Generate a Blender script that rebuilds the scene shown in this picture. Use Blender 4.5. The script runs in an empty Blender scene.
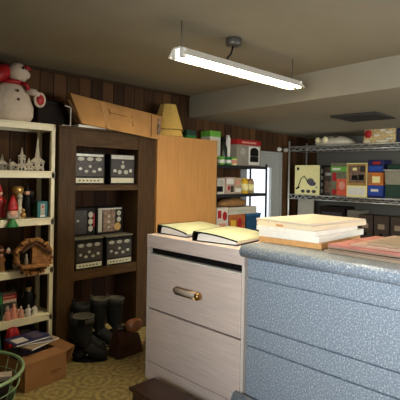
import bpy, bmesh, math, random
from mathutils import Vector, Matrix
random.seed(7)
PI = math.pi
scene = bpy.context.scene
COL = scene.collection

# ------------------------------------------------------------------ materials
MATS = {}
def srgb(c):
    return tuple(((v/255)/12.92 if v/255 <= .04045 else ((v/255+.055)/1.055)**2.4) for v in c)

def new_mat(name):
    m = bpy.data.materials.new(name); m.use_nodes = True
    nt = m.node_tree; b = nt.nodes['Principled BSDF']
    MATS[name] = m
    return m, nt, b

def M(name, rgb, rough=.6, metal=0, var=.12, scale=18, stretch=(1, 1, 1), bump=0, coat=0, spec=None):
    """procedural colour: two close tones mixed by stretched noise"""
    if name in MATS: return MATS[name]
    m, nt, b = new_mat(name)
    c = srgb(rgb)
    tc = nt.nodes.new('ShaderNodeTexCoord'); mp = nt.nodes.new('ShaderNodeMapping')
    mp.inputs['Scale'].default_value = stretch
    nz = nt.nodes.new('ShaderNodeTexNoise'); nz.inputs['Scale'].default_value = scale; nz.inputs['Detail'].default_value = 4
    rp = nt.nodes.new('ShaderNodeValToRGB')
    rp.color_ramp.elements[0].position = .3; rp.color_ramp.elements[1].position = .7
    rp.color_ramp.elements[0].color = (*[max(0, v*(1-var)) for v in c], 1)
    rp.color_ramp.elements[1].color = (*[min(1, v*(1+var)) for v in c], 1)
    L = nt.links.new
    L(tc.outputs['Object'], mp.inputs['Vector']); L(mp.outputs['Vector'], nz.inputs['Vector'])
    L(nz.outputs['Fac'], rp.inputs['Fac']); L(rp.outputs['Color'], b.inputs['Base Color'])
    b.inputs['Roughness'].default_value = rough; b.inputs['Metallic'].default_value = metal
    if spec is not None: b.inputs['Specular IOR Level'].default_value = spec
    if coat: b.inputs['Coat Weight'].default_value = coat
    if bump:
        bp = nt.nodes.new('ShaderNodeBump'); bp.inputs['Strength'].default_value = bump; bp.inputs['Distance'].default_value = .01
        L(nz.outputs['Fac'], bp.inputs['Height']); L(bp.outputs['Normal'], b.inputs['Normal'])
    return m

def emit_mat(name, rgb, strength):
    m, nt, b = new_mat(name)
    b.inputs['Base Color'].default_value = (.9, .9, .88, 1)
    b.inputs['Emission Color'].default_value = (*rgb, 1)
    b.inputs['Emission Strength'].default_value = strength
    return m

def panel_mat(name, dark, light, groove, axis, width):
    """vertical wood panelling: planks of different tone with dark grooves"""
    m, nt, b = new_mat(name); L = nt.links.new; N = nt.nodes.new
    tc = N('ShaderNodeTexCoord'); sp = N('ShaderNodeSeparateXYZ'); L(tc.outputs['Object'], sp.inputs[0])
    dv = N('ShaderNodeMath'); dv.operation = 'DIVIDE'; dv.inputs[1].default_value = width
    L(sp.outputs[axis], dv.inputs[0])
    fl = N('ShaderNodeMath'); fl.operation = 'FLOOR'; L(dv.outputs[0], fl.inputs[0])
    fr = N('ShaderNodeMath'); fr.operation = 'FRACT'; L(dv.outputs[0], fr.inputs[0])
    wn = N('ShaderNodeTexWhiteNoise'); wn.noise_dimensions = '1D'; L(fl.outputs[0], wn.inputs['W'])
    mp = N('ShaderNodeMapping'); mp.inputs['Scale'].default_value = (30, 30, 1.5); L(tc.outputs['Object'], mp.inputs['Vector'])
    nz = N('ShaderNodeTexNoise'); nz.inputs['Scale'].default_value = 1.6; nz.inputs['Detail'].default_value = 6; L(mp.outputs['Vector'], nz.inputs['Vector'])
    ad = N('ShaderNodeMath'); ad.operation = 'MULTIPLY_ADD'; ad.inputs[1].default_value = .55; L(wn.outputs['Value'], ad.inputs[0])
    sc = N('ShaderNodeMath'); sc.operation = 'MULTIPLY'; sc.inputs[1].default_value = .5; L(nz.outputs['Fac'], sc.inputs[0]); L(sc.outputs[0], ad.inputs[2])
    rp = N('ShaderNodeValToRGB'); rp.color_ramp.elements[0].color = (*srgb(dark), 1); rp.color_ramp.elements[1].color = (*srgb(light), 1)
    rp.color_ramp.elements[0].position = .15; rp.color_ramp.elements[1].position = .85
    L(ad.outputs[0], rp.inputs['Fac'])
    lt = N('ShaderNodeMath'); lt.operation = 'LESS_THAN'; lt.inputs[1].default_value = .07; L(fr.outputs[0], lt.inputs[0])
    mx = N('ShaderNodeMixRGB'); mx.inputs['Color2'].default_value = (*srgb(groove), 1)
    L(lt.outputs[0], mx.inputs['Fac']); L(rp.outputs['Color'], mx.inputs['Color1']); L(mx.outputs['Color'], b.inputs['Base Color'])
    b.inputs['Roughness'].default_value = .75; b.inputs['Specular IOR Level'].default_value = .2
    bp = N('ShaderNodeBump'); bp.invert = True; bp.inputs['Strength'].default_value = .6; bp.inputs['Distance'].default_value = .004
    L(lt.outputs[0], bp.inputs['Height']); L(bp.outputs['Normal'], b.inputs['Normal'])
    return m

def floor_mat():
    m, nt, b = new_mat('linoleum'); L = nt.links.new; N = nt.nodes.new
    tc = N('ShaderNodeTexCoord'); mp = N('ShaderNodeMapping'); L(tc.outputs['Object'], mp.inputs['Vector'])
    mp.inputs['Scale'].default_value = (3.6, 3.6, 1); mp.inputs['Rotation'].default_value = (0, 0, .02)
    vo = N('ShaderNodeTexVoronoi'); vo.inputs['Scale'].default_value = 1; vo.inputs['Randomness'].default_value = 0; L(mp.outputs['Vector'], vo.inputs['Vector'])
    ml = N('ShaderNodeMath'); ml.operation = 'MULTIPLY'; ml.inputs[1].default_value = 34; L(vo.outputs['Distance'], ml.inputs[0])
    sn = N('ShaderNodeMath'); sn.operation = 'SINE'; L(ml.outputs[0], sn.inputs[0])
    v2 = N('ShaderNodeTexVoronoi'); v2.inputs['Scale'].default_value = 14; L(mp.outputs['Vector'], v2.inputs['Vector'])
    nz = N('ShaderNodeTexNoise'); nz.inputs['Scale'].default_value = 9; nz.inputs['Detail'].default_value = 5; L(mp.outputs['Vector'], nz.inputs['Vector'])
    a1 = N('ShaderNodeMath'); a1.operation = 'MULTIPLY_ADD'; a1.inputs[1].default_value = .14; L(sn.outputs[0], a1.inputs[0]); L(nz.outputs['Fac'], a1.inputs[2])
    a2 = N('ShaderNodeMath'); a2.operation = 'MULTIPLY_ADD'; a2.inputs[1].default_value = .35; L(v2.outputs['Distance'], a2.inputs[0]); L(a1.outputs[0], a2.inputs[2])
    rp = N('ShaderNodeValToRGB'); e = rp.color_ramp.elements
    e[0].position = .35; e[0].color = (*srgb((112, 99, 58)), 1); e[1].position = .9; e[1].color = (*srgb((186, 168, 112)), 1)
    k = e.new(.6); k.color = (*srgb((150, 132, 80)), 1)
    L(a2.outputs[0], rp.inputs['Fac']); L(rp.outputs['Color'], b.inputs['Base Color'])
    b.inputs['Roughness'].default_value = .38
    return m

def speckle_mat():
    m, nt, b = new_mat('blue_speckled_laminate'); L = nt.links.new; N = nt.nodes.new
    tc = N('ShaderNodeTexCoord')
    n1 = N('ShaderNodeTexNoise'); n1.inputs['Scale'].default_value = 130; n1.inputs['Detail'].default_value = 3; L(tc.outputs['Object'], n1.inputs['Vector'])
    r1 = N('ShaderNodeValToRGB'); e = r1.color_ramp.elements
    e[0].position = .3; e[0].color = (*srgb((116, 129, 144)), 1); e[1].position = .76; e[1].color = (*srgb((222, 227, 230)), 1)
    k = e.new(.53); k.color = (*srgb((142, 155, 168)), 1)
    L(n1.outputs['Fac'], r1.inputs['Fac']); L(r1.outputs['Color'], b.inputs['Base Color'])
    b.inputs['Roughness'].default_value = .42
    return m

def glass_mat(name, tint=(1, 1, 1), gloss=.06):
    m, nt, b = new_mat(name); N = nt.nodes.new; L = nt.links.new
    t = N('ShaderNodeBsdfTransparent'); t.inputs['Color'].default_value = (*tint, 1)
    g = N('ShaderNodeBsdfGlossy'); g.inputs['Roughness'].default_value = .05
    mx = N('ShaderNodeMixShader'); mx.inputs['Fac'].default_value = gloss
    L(t.outputs[0], mx.inputs[1]); L(g.outputs[0], mx.inputs[2]); L(mx.outputs[0], nt.nodes['Material Output'].inputs['Surface'])
    return m

WALLP = panel_mat('walnut_panelling', (46, 30, 17), (108, 75, 43), (32, 20, 12), 'X', .125)
WALLPY = panel_mat('walnut_panelling_side', (46, 30, 17), (106, 74, 43), (20, 12, 8), 'Y', .19)
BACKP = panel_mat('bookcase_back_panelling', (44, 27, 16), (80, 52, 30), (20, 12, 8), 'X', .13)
GREYW = M('grey_painted_wall', (104, 102, 92), .8, var=.05)
CEIL = M('ceiling_paint', (150, 142, 122), .85, var=.04, scale=3)
LINO = floor_mat()
BLUE = speckle_mat()
WHITEP = M('ivory_plastic', (238, 228, 190), .45, var=.03)
DWOOD = M('dark_walnut', (68, 47, 23), .6, spec=.22, var=.35, scale=5, stretch=(9, 9, 1))
DWOODH = M('dark_walnut_across', (70, 49, 24), .6, spec=.22, var=.35, scale=5, stretch=(1, 9, 9))
BLOND = M('honey_veneer', (194, 140, 78), .4, var=.10, scale=4, stretch=(7, 7, .7))
CREAM = M('whitewashed_oak', (228, 209, 197), .5, var=.10, scale=6, stretch=(10, .9, 22))
CREAMV = M('whitewashed_oak_edge', (230, 218, 206), .5, var=.06, scale=6, stretch=(10, 10, 1))
BLACK = M('black', (16, 14, 13), .6, spec=.2, var=.2)
DARK = M('very_dark_brown', (30, 20, 15), .75, spec=.2, var=.3)
RUBBER = M('black_rubber', (26, 26, 23), .7, spec=.25, var=.2)
STEEL = M('chrome_wire', (206, 204, 196), .3, .55, var=.05)
BRASS = M('aged_brass', (176, 140, 88), .3, 1, var=.15)
GREYM = M('grey_metal', (96, 92, 84), .45, .6, var=.1)
WHITE = M('white_enamel', (232, 228, 214), .4, var=.02)
CARD = M('cardboard', (180, 132, 74), .8, var=.18, scale=6)
CARD2 = M('brown_cardboard', (158, 112, 66), .8, var=.10, scale=9)
CARDIN = M('cardboard_edge', (110, 76, 42), .8, var=.2)
SHADE = M('yellow_shade_fabric', (216, 176, 88), .7, var=.06, scale=40)
PAPER = M('white_paper', (250, 247, 238), .8, var=.05, scale=60, stretch=(1, 1, 12))
PALEY = M('pale_yellow_cover', (212, 214, 172), .4, var=.04)
PINE = M('pale_pine', (240, 220, 182), .6, var=.08, scale=5, stretch=(1.5, 12, 12))
PINE2 = M('orange_pine', (214, 160, 98), .6, var=.12, scale=5, stretch=(1.5, 12, 12))
OFFW = M('offwhite_board', (250, 243, 226), .6, var=.05, scale=5, stretch=(1.5, 12, 12))
TAUPE = M('taupe_folder', (166, 146, 122), .7, var=.08)
REDP = M('faded_red_folder', (188, 118, 104), .65, var=.25, scale=9)
RED = M('red', (170, 24, 26), .5, var=.15)
GREEN = M('green', (40, 128, 52), .5, var=.2)
LGREEN = M('leaf_green', (108, 176, 64), .5, var=.15)
DGREEN = M('dark_green', (28, 62, 44), .5, var=.2)
TEAL = M('teal', (22, 104, 104), .5, var=.1)
NAVY = M('navy', (26, 34, 82), .45, var=.15)
BLUEP = M('bright_blue', (40, 78, 168), .45, var=.12)
ORANGE = M('orange', (214, 122, 44), .5, var=.12)
YELL = M('warm_yellow', (226, 180, 44), .5, var=.1)
CREAMY = M('cream_yellow_print', (250, 240, 168), .5, var=.03)
GOLD = M('gold', (196, 158, 90), .35, .6, var=.15)
SKIN = M('painted_face', (224, 168, 140), .6, var=.05)
CERAM = M('glazed_ceramic', (206, 194, 168), .35, var=.22, scale=70)
CERAM2 = M('glazed_ceramic_grey', (150, 140, 120), .35, var=.25, scale=60)
SNOW = M('snowman_plush', (218, 200, 176), .95, var=.05, scale=60, bump=.3)
SILVER = M('silver_print', (186, 184, 170), .35, .3, var=.15, scale=30)
DPRINT = M('dark_print', (52, 46, 42), .5, var=.6, scale=45)
PHOTO = M('photo_print', (120, 96, 76), .5, var=.8, scale=34)
BARK = M('bark_brown', (164, 114, 62), .85, var=.45, scale=30, bump=.6)
BARKD = M('dark_bark', (84, 50, 26), .85, var=.4, scale=30)
PINK = M('pale_pink', (222, 150, 128), .55, var=.1)
LEATH = M('brown_leather', (52, 26, 17), .3, var=.3, scale=14, coat=.3)
COPPER = M('copper_brown_leather', (150, 94, 58), .25, var=.2, coat=.5)
DKWD = M('espresso_wood', (52, 30, 22), .35, var=.3, scale=5, stretch=(9, 1, 9))
PURP = M('mauve_cloth', (84, 72, 92), .85, var=.3, scale=14)
PGREEN = M('pale_green_plastic', (150, 182, 132), .4, var=.05)
TAN = M('tan_grip', (182, 164, 148), .4, var=.06)
BAG = M('kraft_bag', (156, 112, 62), .8, var=.15, scale=20)
GLASS = glass_mat('pane_glass')
VASE = glass_mat('smoky_glass', (.75, .8, .85), .2)
CLEAR = glass_mat('clear_plastic', (.93, .95, .92), .16)
TUBE = emit_mat('fluorescent_tube', (1, .86, .62), 72)

# ------------------------------------------------------------------ mesh builder
class B:
    def __init__(s, mat=None):
        s.bm = bmesh.new(); s.mats = []; s.cur = 0
        if mat: s.use(mat)
    def use(s, m):
        if m not in s.mats: s.mats.append(m)
        s.cur = s.mats.index(m); return s
    def _fin(s, faces, smooth=False):
        for f in faces: f.material_index = s.cur; f.smooth = smooth
    def hull8(s, p, bevel=0):
        """8 points: bottom ring 0-3, top ring 4-7"""
        vs = [s.bm.verts.new(q) for q in p]
        fs = [s.bm.faces.new([vs[i] for i in f]) for f in ((3, 2, 1, 0), (4, 5, 6, 7), (0, 1, 5, 4), (1, 2, 6, 5), (2, 3, 7, 6), (3, 0, 4, 7))]
        s._fin(fs)
        if bevel:
            es = list({e for f in fs for e in f.edges})
            r = bmesh.ops.bevel(s.bm, geom=es, offset=bevel, segments=2, profile=.5, affect='EDGES', clamp_overlap=True)
            s._fin(r['faces'])
        return s
    def box(s, x0, x1, y0, y1, z0, z1, bevel=0):
        return s.hull8([(x0, y0, z0), (x1, y0, z0), (x1, y1, z0), (x0, y1, z0), (x0, y0, z1), (x1, y0, z1), (x1, y1, z1), (x0, y1, z1)], bevel)
    def prism(s, pts, axis, a, b, smooth=False):
        """polygon extruded along an axis; pts are the two other coordinates in xyz order"""
        def mk(p, t):
            q = list(p); q.insert(axis, t); return s.bm.verts.new(q)
        A = [mk(p, a) for p in pts]; C = [mk(p, b) for p in pts]; n = len(pts)
        fs = [s.bm.faces.new(A[::-1]), s.bm.faces.new(C)]
        side = [s.bm.faces.new([A[i], A[(i+1) % n], C[(i+1) % n], C[i]]) for i in range(n)]
        s._fin(fs); s._fin(side, smooth)
        return s
    def rings(s, rings, cap0=True, cap1=True, smooth=True, closed=False):
        R = [[s.bm.verts.new(p) for p in r] for r in rings]; n = len(R[0]); fs = []
        m = len(R)
        for i in range(m if closed else m-1):
            a, b = R[i], R[(i+1) % m]
            for k in range(n): fs.append(s.bm.faces.new([a[k], a[(k+1) % n], b[(k+1) % n], b[k]]))
        s._fin(fs, smooth)
        c = []
        if not closed:
            if cap0: c.append(s.bm.faces.new(R[0][::-1]))
            if cap1: c.append(s.bm.faces.new(R[-1]))
        s._fin(c)
        return s
    def lathe(s, prof, c=(0, 0, 0), n=20, sx=1, sy=1, smooth=True, rot=0):
        rs = [[(c[0]+r*sx*math.cos(2*PI*k/n+rot), c[1]+r*sy*math.sin(2*PI*k/n+rot), c[2]+z) for k in range(n)] for r, z in prof]
        return s.rings(rs, smooth=smooth)
    def ball(s, c, r, sx=1, sy=1, sz=1, n=14):
        prof = [(r*math.sin(PI*i/8) if 0 < i < 8 else r*.02, -r*sz*math.cos(PI*i/8)) for i in range(9)]
        return s.lathe(prof, c, n, sx, sy)
    def tube(s, path, r, n=8, closed=False, rz=None):
        P = [Vector(p) for p in path]; m = len(P); rs = []
        up = Vector((.13, .27, .95)).normalized()
        for i, p in enumerate(P):
            a = P[(i-1) % m] if (closed or i > 0) else P[i]; b = P[(i+1) % m] if (closed or i < m-1) else P[i]
            t = (b-a).normalized(); u = t.cross(up)
            if u.length < 1e-4: u = t.cross(Vector((1, 0, 0)))
            u.normalize(); w = u.cross(t)
            rr = r[i] if isinstance(r, (list, tuple)) else r
            rs.append([tuple(p+u*rr*math.cos(2*PI*k/n)+w*rr*math.sin(2*PI*k/n)) for k in range(n)])
        return s.rings(rs, closed=closed)
    def cyl(s, c, axis, r, a, b, n=16):
        pa = list(c); pb = list(c); pa[axis] = a; pb[axis] = b
        return s.tube([pa, pb], r, n)
    def build(s, name, parent=None, loc=(0, 0, 0), rz=0):
        bmesh.ops.recalc_face_normals(s.bm, faces=s.bm.faces)
        me = bpy.data.meshes.new(name); s.bm.to_mesh(me); s.bm.free()
        for m in s.mats: me.materials.append(m)
        o = bpy.data.objects.new(name, me); COL.objects.link(o)
        if parent: o.parent = parent
        else: o.location = loc; o.rotation_euler = (0, 0, rz)
        return o

def tag(o, label, cat, group=None):
    o['label'] = label; o['category'] = cat
    if group: o['group'] = group
    return o
def thing(name, label, cat, loc=(0, 0, 0), rz=0, group=None):
    o = bpy.data.objects.new(name, None); COL.objects.link(o)
    o.location = loc; o.rotation_euler = (0, 0, rz); o.empty_display_size = .1
    return tag(o, label, cat, group)
def struct(o): o['kind'] = 'structure'; return o
def copy_tree(o, parent=None):
    c = o.copy(); COL.objects.link(c)
    if parent: c.parent = parent
    for ch in list(o.children): copy_tree(ch, c)
    return c

# ------------------------------------------------------------------ room
YB, XR, XL, YF = 3.72, 6.05, -.80, -1.7          # wall planes
T = .12
struct(B(LINO).box(XL-T, XR+T, YF-T, YB+T, -.1, 0).build('floor'))
# back wall with the opening of the glazed door
DX0, DX1, DZ = 4.45, 5.36, 1.79
b = B(WALLP); b.box(XL-T, DX0, YB, YB+T, 0, 2.5).box(DX1, XR+T, YB, YB+T, 0, 2.5).box(DX0, DX1, YB, YB+T, DZ, 2.5)
struct(b.build('wall_back'))
struct(B(GREYW).box(XR, XR+T, YF-T, YB, 0, 2.5).build('wall_right'))
VX0, VX1 = 2.6, 4.9  # opening for an unseen window, added to light the wire rack and boards
b = B(WALLP); b.box(XL-T, VX0, YF-T, YF, 0, 2.5).box(VX1, XR+T, YF-T, YF, 0, 2.5).box(VX0, VX1, YF-T, YF, 0, .95).box(VX0, VX1, YF-T, YF, 1.95, 2.5)
struct(b.build('wall_front'))
w = struct(B(WHITE).box(VX0, VX0+.05, YF-.1, YF-.02, .95, 1.95).box(VX1-.05, VX1, YF-.1, YF-.02, .95, 1.95).box(VX0+.05, VX1-.05, YF-.1, YF-.02, .95, 1.0)
           .box(VX0+.05, VX1-.05, YF-.1, YF-.02, 1.90, 1.95).box(3.73, 3.77, YF-.08, YF-.04, 1.0, 1.9).build('added_window_2'))  # added frame, out of view, around the rack-side fill light
B(GLASS).box(VX0+.05, VX1-.05, YF-.062, YF-.058, 1.0, 1.9).build('pane', w)
# left wall (beside the photographer) with an unseen window added to light the front cabinets
WY0, WY1, WZ0, WZ1 = -.55, .95, .95, 2.0
b = B(WALLPY); b.box(XL-T, XL, YF, WY0, 0, 2.5).box(XL-T, XL, WY1, YB, 0, 2.5).box(XL-T, XL, WY0, WY1, 0, WZ0).box(XL-T, XL, WY0, WY1, WZ1, 2.5)
struct(b.build('wall_left'))
w = struct(B(WHITE).box(XL-.1, XL-.02, WY0, WY0+.05, WZ0, WZ1).box(XL-.1, XL-.02, WY1-.05, WY1, WZ0, WZ1).box(XL-.1, XL-.02, WY0+.05, WY1-.05, WZ0, WZ0+.05)
           .box(XL-.1, XL-.02, WY0+.05, WY1-.05, WZ1-.05, WZ1).box(XL-.08, XL-.04, .18, .22, WZ0+.05, WZ1-.05).build('added_window_1'))  # added frame, out of view, around the cabinet-side fill light
B(GLASS).box(XL-.062, XL-.058, WY0+.05, WY1-.05, WZ0+.05, WZ1-.05).build('pane', w)
# ceiling: the high part, the soffit step and the lower part further in
def sx(y): return 3.53-.085*(YB-y)
b = B(CEIL)
y0, y1 = YF-T, YB+T
b.hull8([(XL-T, y0, 2.355), (sx(y0), y0, 2.355), (sx(y1), y1, 2.345), (XL-T, y1, 2.355), (XL-T, y0, 2.6), (sx(y0), y0, 2.6), (sx(y1), y1, 2.6), (XL-T, y1, 2.6)])
b.hull8([(sx(y0), y0, 2.13), (XR+T, y0, 2.03), (XR+T, y1, 2.03), (sx(y1), y1, 2.10), (sx(y0), y0, 2.6), (XR+T, y0, 2.6), (XR+T, y1, 2.6), (sx(y1), y1, 2.6)])
struct(b.build('ceiling'))
struct(B(DWOOD).box(XR-.03, XR, 3.56, 3.72, 0, 2.03).build('trim_1'))
struct(B(DWOODH).box(XL, sx(YB)-.01, YB-.02, YB, 2.325, 2.35).build('trim_2'))
# glazed door
DOORC = M('door_grey_white', (176, 178, 172), .5, var=.04)
d = struct(B(DOORC).box(DX0+.03, DX0+.16, YB+.02, YB+.06, 0, DZ-.03).box(DX1-.21, DX1-.03, YB+.02, YB+.06, 0, DZ-.03)
           .box(DX0+.16, DX1-.21, YB+.02, YB+.06, 0, .55).box(DX0+.16, DX1-.21, YB+.02, YB+.06, 1.57, DZ-.03)
           .box(DX0, DX0+.03, YB-.015, YB+.08, 0, DZ).box(DX1-.03, DX1, YB-.015, YB+.08, 0, DZ).box(DX0+.03, DX1-.03, YB-.015, YB+.08, DZ-.03, DZ)
           .build('door_1'))
B(GLASS).box(DX0+.16, DX1-.21, YB+.038, YB+.042, .55, 1.57).build('pane', d)

# ------------------------------------------------------------------ lights
wd = bpy.data.worlds.new('World'); scene.world = wd; wd.use_nodes = True
bg = wd.node_tree.nodes['Background']; bg.inputs['Color'].default_value = (.86, .93, 1, 1); bg.inputs['Strength'].default_value = 1.6
la = bpy.data.lights.new('daylight_fill', 'AREA'); la.shape = 'RECTANGLE'; la.size = .95; la.size_y = 1.4; la.energy = 51; la.spread = math.radians(96); la.color = (.93, .97, 1)  # added lamp at the unseen left opening, boosts cool light on the cabinets
lo = bpy.data.objects.new('daylight_fill', la); COL.objects.link(lo); lo.location = (XL-.14, .2, 1.475); lo.rotation_euler = (0, -PI/2, 0)

lb = bpy.data.lights.new('daylight_fill', 'AREA'); lb.shape = 'RECTANGLE'; lb.size = 2.1; lb.size_y = .88; lb.energy = 80; lb.color = (.95, .97, 1)  # second added lamp, out of view, brightens rack, boards and back wall
lo = bpy.data.objects.new('daylight_fill', lb); COL.objects.link(lo); lo.location = (3.75, YF-.14, 1.45); lo.rotation_euler = (PI/2, 0, 0)

# hanging fluorescent fixture
LX0, LX1, LY = 1.745, 3.0, 1.955
t = thing('fluorescent_light', 'lit twin tube fluorescent strip light hanging from the ceiling on thin wires', 'light', (LX0, LY, 2.14))
LL = LX1-LX0
b = B(WHITE); b.prism([(-.075, .0), (-.07, -.004), (-.028, .042), (.028, .042), (.07, -.004), (.075, 0), (.03, .052), (-.03, .052)], 0, 0, LL)
b.build('reflector_hood', t)
for y in (-.035, .035):
    B(TUBE).cyl((0, y, .012), 0, .019, .03, LL-.03, 14).build('tube', t)
    for x in (.004, LL-.03):
        B(WHITE).box(x, x+.026, y-.02, y+.02, -.012, .045, .004).build('socket', t)
for x in (.035, LL-.06):
    B(GREYM).tube([(x, 0, .05), (x+.004, 0, .12), (x, 0, .212)], .0035, 6).build('hanging_wire', t)
B(BLACK).tube([(.44, 0, .05), (.455, .01, .08), (.48, .0, .11), (.487, -.01, .158)], .006, 8).build('power_cord', t)
b = B(GREYM); b.lathe([(.01, 0), (.05, 0), (.052, .004), (.052, .045), (.045, .05)], (0, 0, -.05), 20)
tag(b.build('junction_box', loc=(2.235, 1.945, 2.353)), 'round grey electrical box on the ceiling above the strip light', 'electrical box')
b = B(M('dark_grille', (52, 48, 42), .7, var=.1)); b.box(-.235, .235, -.235, .235, -.012, 0)
for k in range(15): b.box(-.2, .2, -.2+k*.028, -.188+k*.028, -.02, -.012)
b.box(-.235, .235, -.235, -.21, -.024, -.012).box(-.235, .235, .21, .235, -.024, -.012).box(-.235, -.21, -.21, .21, -.024, -.012).box(.21, .235, -.21, .21, -.024, -.012)
tag(b.build('ceiling_vent', loc=(4.42, 2.08, 2.082), rz=0), 'dark square vent grille set in the lower ceiling', 'vent')

# ------------------------------------------------------------------ ivory plastic shelf unit
SX0, SX1, SY0, SY1 = .86, 1.755, 3.42, 3.69
SZ = [1.84, 1.46, 1.085, .69, .315]
t = thing('plastic_shelf', 'ivory plastic shelving unit filled with holiday ornaments against the panelled wall', 'shelf', (SX0, SY0, 0))
W, D = SX1-SX0, SY1-SY0
for z in SZ:
    b = B(WHITEP); b.box(0, W, 0, D, z-.014, z, .004).box(0, W, 0, .016, z-.055, z-.014).box(0, W, D-.016, D, z-.055, z-.014)
    b.box(0, .016, .016, D-.016, z-.055, z-.014).box(W-.016, W, .016, D-.016, z-.055, z-.014)
    for k in range(1, 5): b.box(k*W/5-.006, k*W/5+.006, .016, D-.016, z-.035, z-.014)
    b.build('shelf_board', t)
for x in (.0, W-.036):
    for y in (.0, D-.036):
        B(WHITEP).box(x, x+.036, y, y+.036, 0, SZ[0]-.055, .006).build('post', t)

# ------------------------------------------------------------------ dark bookcase
BX0, BX1, BY0, BY1, BH = 1.765, 2.765, 3.38, 3.70, 1.815
t = thing('bookcase', 'dark walnut open bookcase holding black boxes between ivory shelf and honey cabinet', 'bookcase', (BX0, BY0, 0))
W, D = BX1-BX0, BY1-BY0
B(DWOOD).box(0, .155, 0, .03, 0, BH-.002, .003).build('stile', t)
B(DWOOD).box(W-.20, W, 0, .03, 0, BH-.002, .003).build('stile', t)
B(DWOOD).box(0, .02, .03, D, 0, BH-.002).build('side_panel', t)
B(DWOOD).box(.135, .155, .03, D-.012, 0, BH-.02).build('side_panel', t)
B(DWOOD).box(W-.20, W-.18, .03, D-.012, 0, BH-.02).build('side_panel', t)
B(DWOOD).box(W-.02, W, .03, D, 0, BH-.002).build('side_panel', t)
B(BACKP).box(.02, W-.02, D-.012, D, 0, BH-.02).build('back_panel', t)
B(DWOODH).box(-.01, W+.0, -.015, D, BH-.002, BH+.018, .004).build('top_board', t)
B(DWOODH).box(.155, W-.20, .004, .03, 1.675, BH-.002).build('header', t)
for z0, z1 in ((1.298, 1.35), (.545, .628)):
    B(DWOODH).box(.155, W-.20, .004, .026, z0, z1, .003).box(.155, W-.20, .026, D-.012, z1-.022, z1).build('shelf_board', t)
BT = BH+.018

# ------------------------------------------------------------------ honey coloured cabinet
HX0, HX1, HY0, HY1, HH = 2.775, 3.62, 3.36, 3.70, 1.83
t = thing('tall_cabinet', 'tall plain honey coloured wooden cabinet standing right of the dark bookcase', 'cabinet', (HX0, HY0, 0))
W = HX1-HX0
B(BLOND).box(0, W, .022, HY1-HY0, .06, HH, .003).box(.02, W-.02, .06, HY1-HY0, 0, .06).build('body', t)
B(BLOND).box(.0, W, 0, .02, .06, HH, .003).build('door', t)

# ------------------------------------------------------------------ black rack by the door
RX0, RX1, RY0, RY1 = 3.66, 4.62, 3.42, 3.70
t = thing('storage_rack', 'dark metal storage rack of boxes in front of the glazed door', 'rack', (RX0, RY0, 0))
DM = M('dark_rack_metal', (44, 44, 46), .5, .4, var=.1)
for z in (1.57, 1.235, .78, .4):
    B(DM).box(0, RX1-RX0, 0, RY1-RY0, z-.01, z).box(0, RX1-RX0, 0, .012, z-.035, z-.01).box(0, RX1-RX0, RY1-RY0-.012, RY1-RY0, z-.035, z-.01).build('shelf_board', t)
for x in (0, RX1-RX0-.03):
    for y in (-.003, RY1-RY0-.027):
        B(DM).box(x, x+.03, y, y+.003, 0, 1.6).box(x if x == 0 else x+.027, (x if x == 0 else x+.027)+.003, y, y+.03, 0, 1.6).build('post', t)

# ------------------------------------------------------------------ whitewashed drawer cabinet
CX, CY0, CY1, CH = 2.017, 1.64, 2.535, 1.022     # front plane, right end, left end, height
t = thing('drawer_cabinet', 'pale whitewashed oak drawer cabinet with one long pull beside the blue cabinet', 'cabinet', (CX, CY0, 0))
W = CY1-CY0; Dp = .62
b = B(CREAMV); b.box(.0, Dp, 0, .02, 0, CH-.09).box(0, Dp, W-.022, W, 0, CH-.09)
b.use(CREAM).box(Dp-.012, Dp, .02, W-.022, 0, CH-.09).box(.0, .02, .02, W-.022, .0, .122).box(.02, Dp-.012, .02, W-.022, .122, .135)
b.build('carcass', t)
B(CREAM).box(-.006, Dp, -.0, W, CH-.09, CH, .004).build('top', t)
B(BLACK).box(.03, .04, .02, W-.022, .80, CH-.09).build('slot_shade', t)['label'] = 'black sheet for the shade in the open slot above the drawers'  # black sheet stands in for the shade inside the slot
dr = B(CREAM).box(-.006, .018, .022, W-.025, .508, .880, .003).build('drawer', t)
B(WHITE).box(-.004, .03, .022, W-.025, .8802, .888).build('drawer_rim', dr)
B(CREAM).box(-.006, .018, .022, W-.025, .130, .496, .003).build('drawer', t)
yc = 2.092-CY0; zc = .690
hb = B(TAN); hb.tube([(-.030, yc+.10, zc), (-.030, yc-.09, zc)], .019, 14); pull = hb.build('pull', dr)
B(BRASS).ball((-.028, yc-.103, zc), .025, sx=1.1).box(-.02, -.006, yc-.115, yc-.09, zc-.012, zc+.012).build('end_cap', pull)['label'] = 'domed brass end'
B(BRASS).ball((-.026, yc+.108, zc), .020).box(-.02, -.006, yc+.10, yc+.12, zc-.012, zc+.012).build('end_cap', pull)['label'] = 'domed brass end'
B(BRASS).tube([(-.034, yc+.105, zc-.019), (-.034, yc-.10, zc-.019)], .008, 8).tube([(-.024, yc+.105, zc+.018), (-.024, yc-.10, zc+.018)], .006, 8).build('rail', pull)

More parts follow.
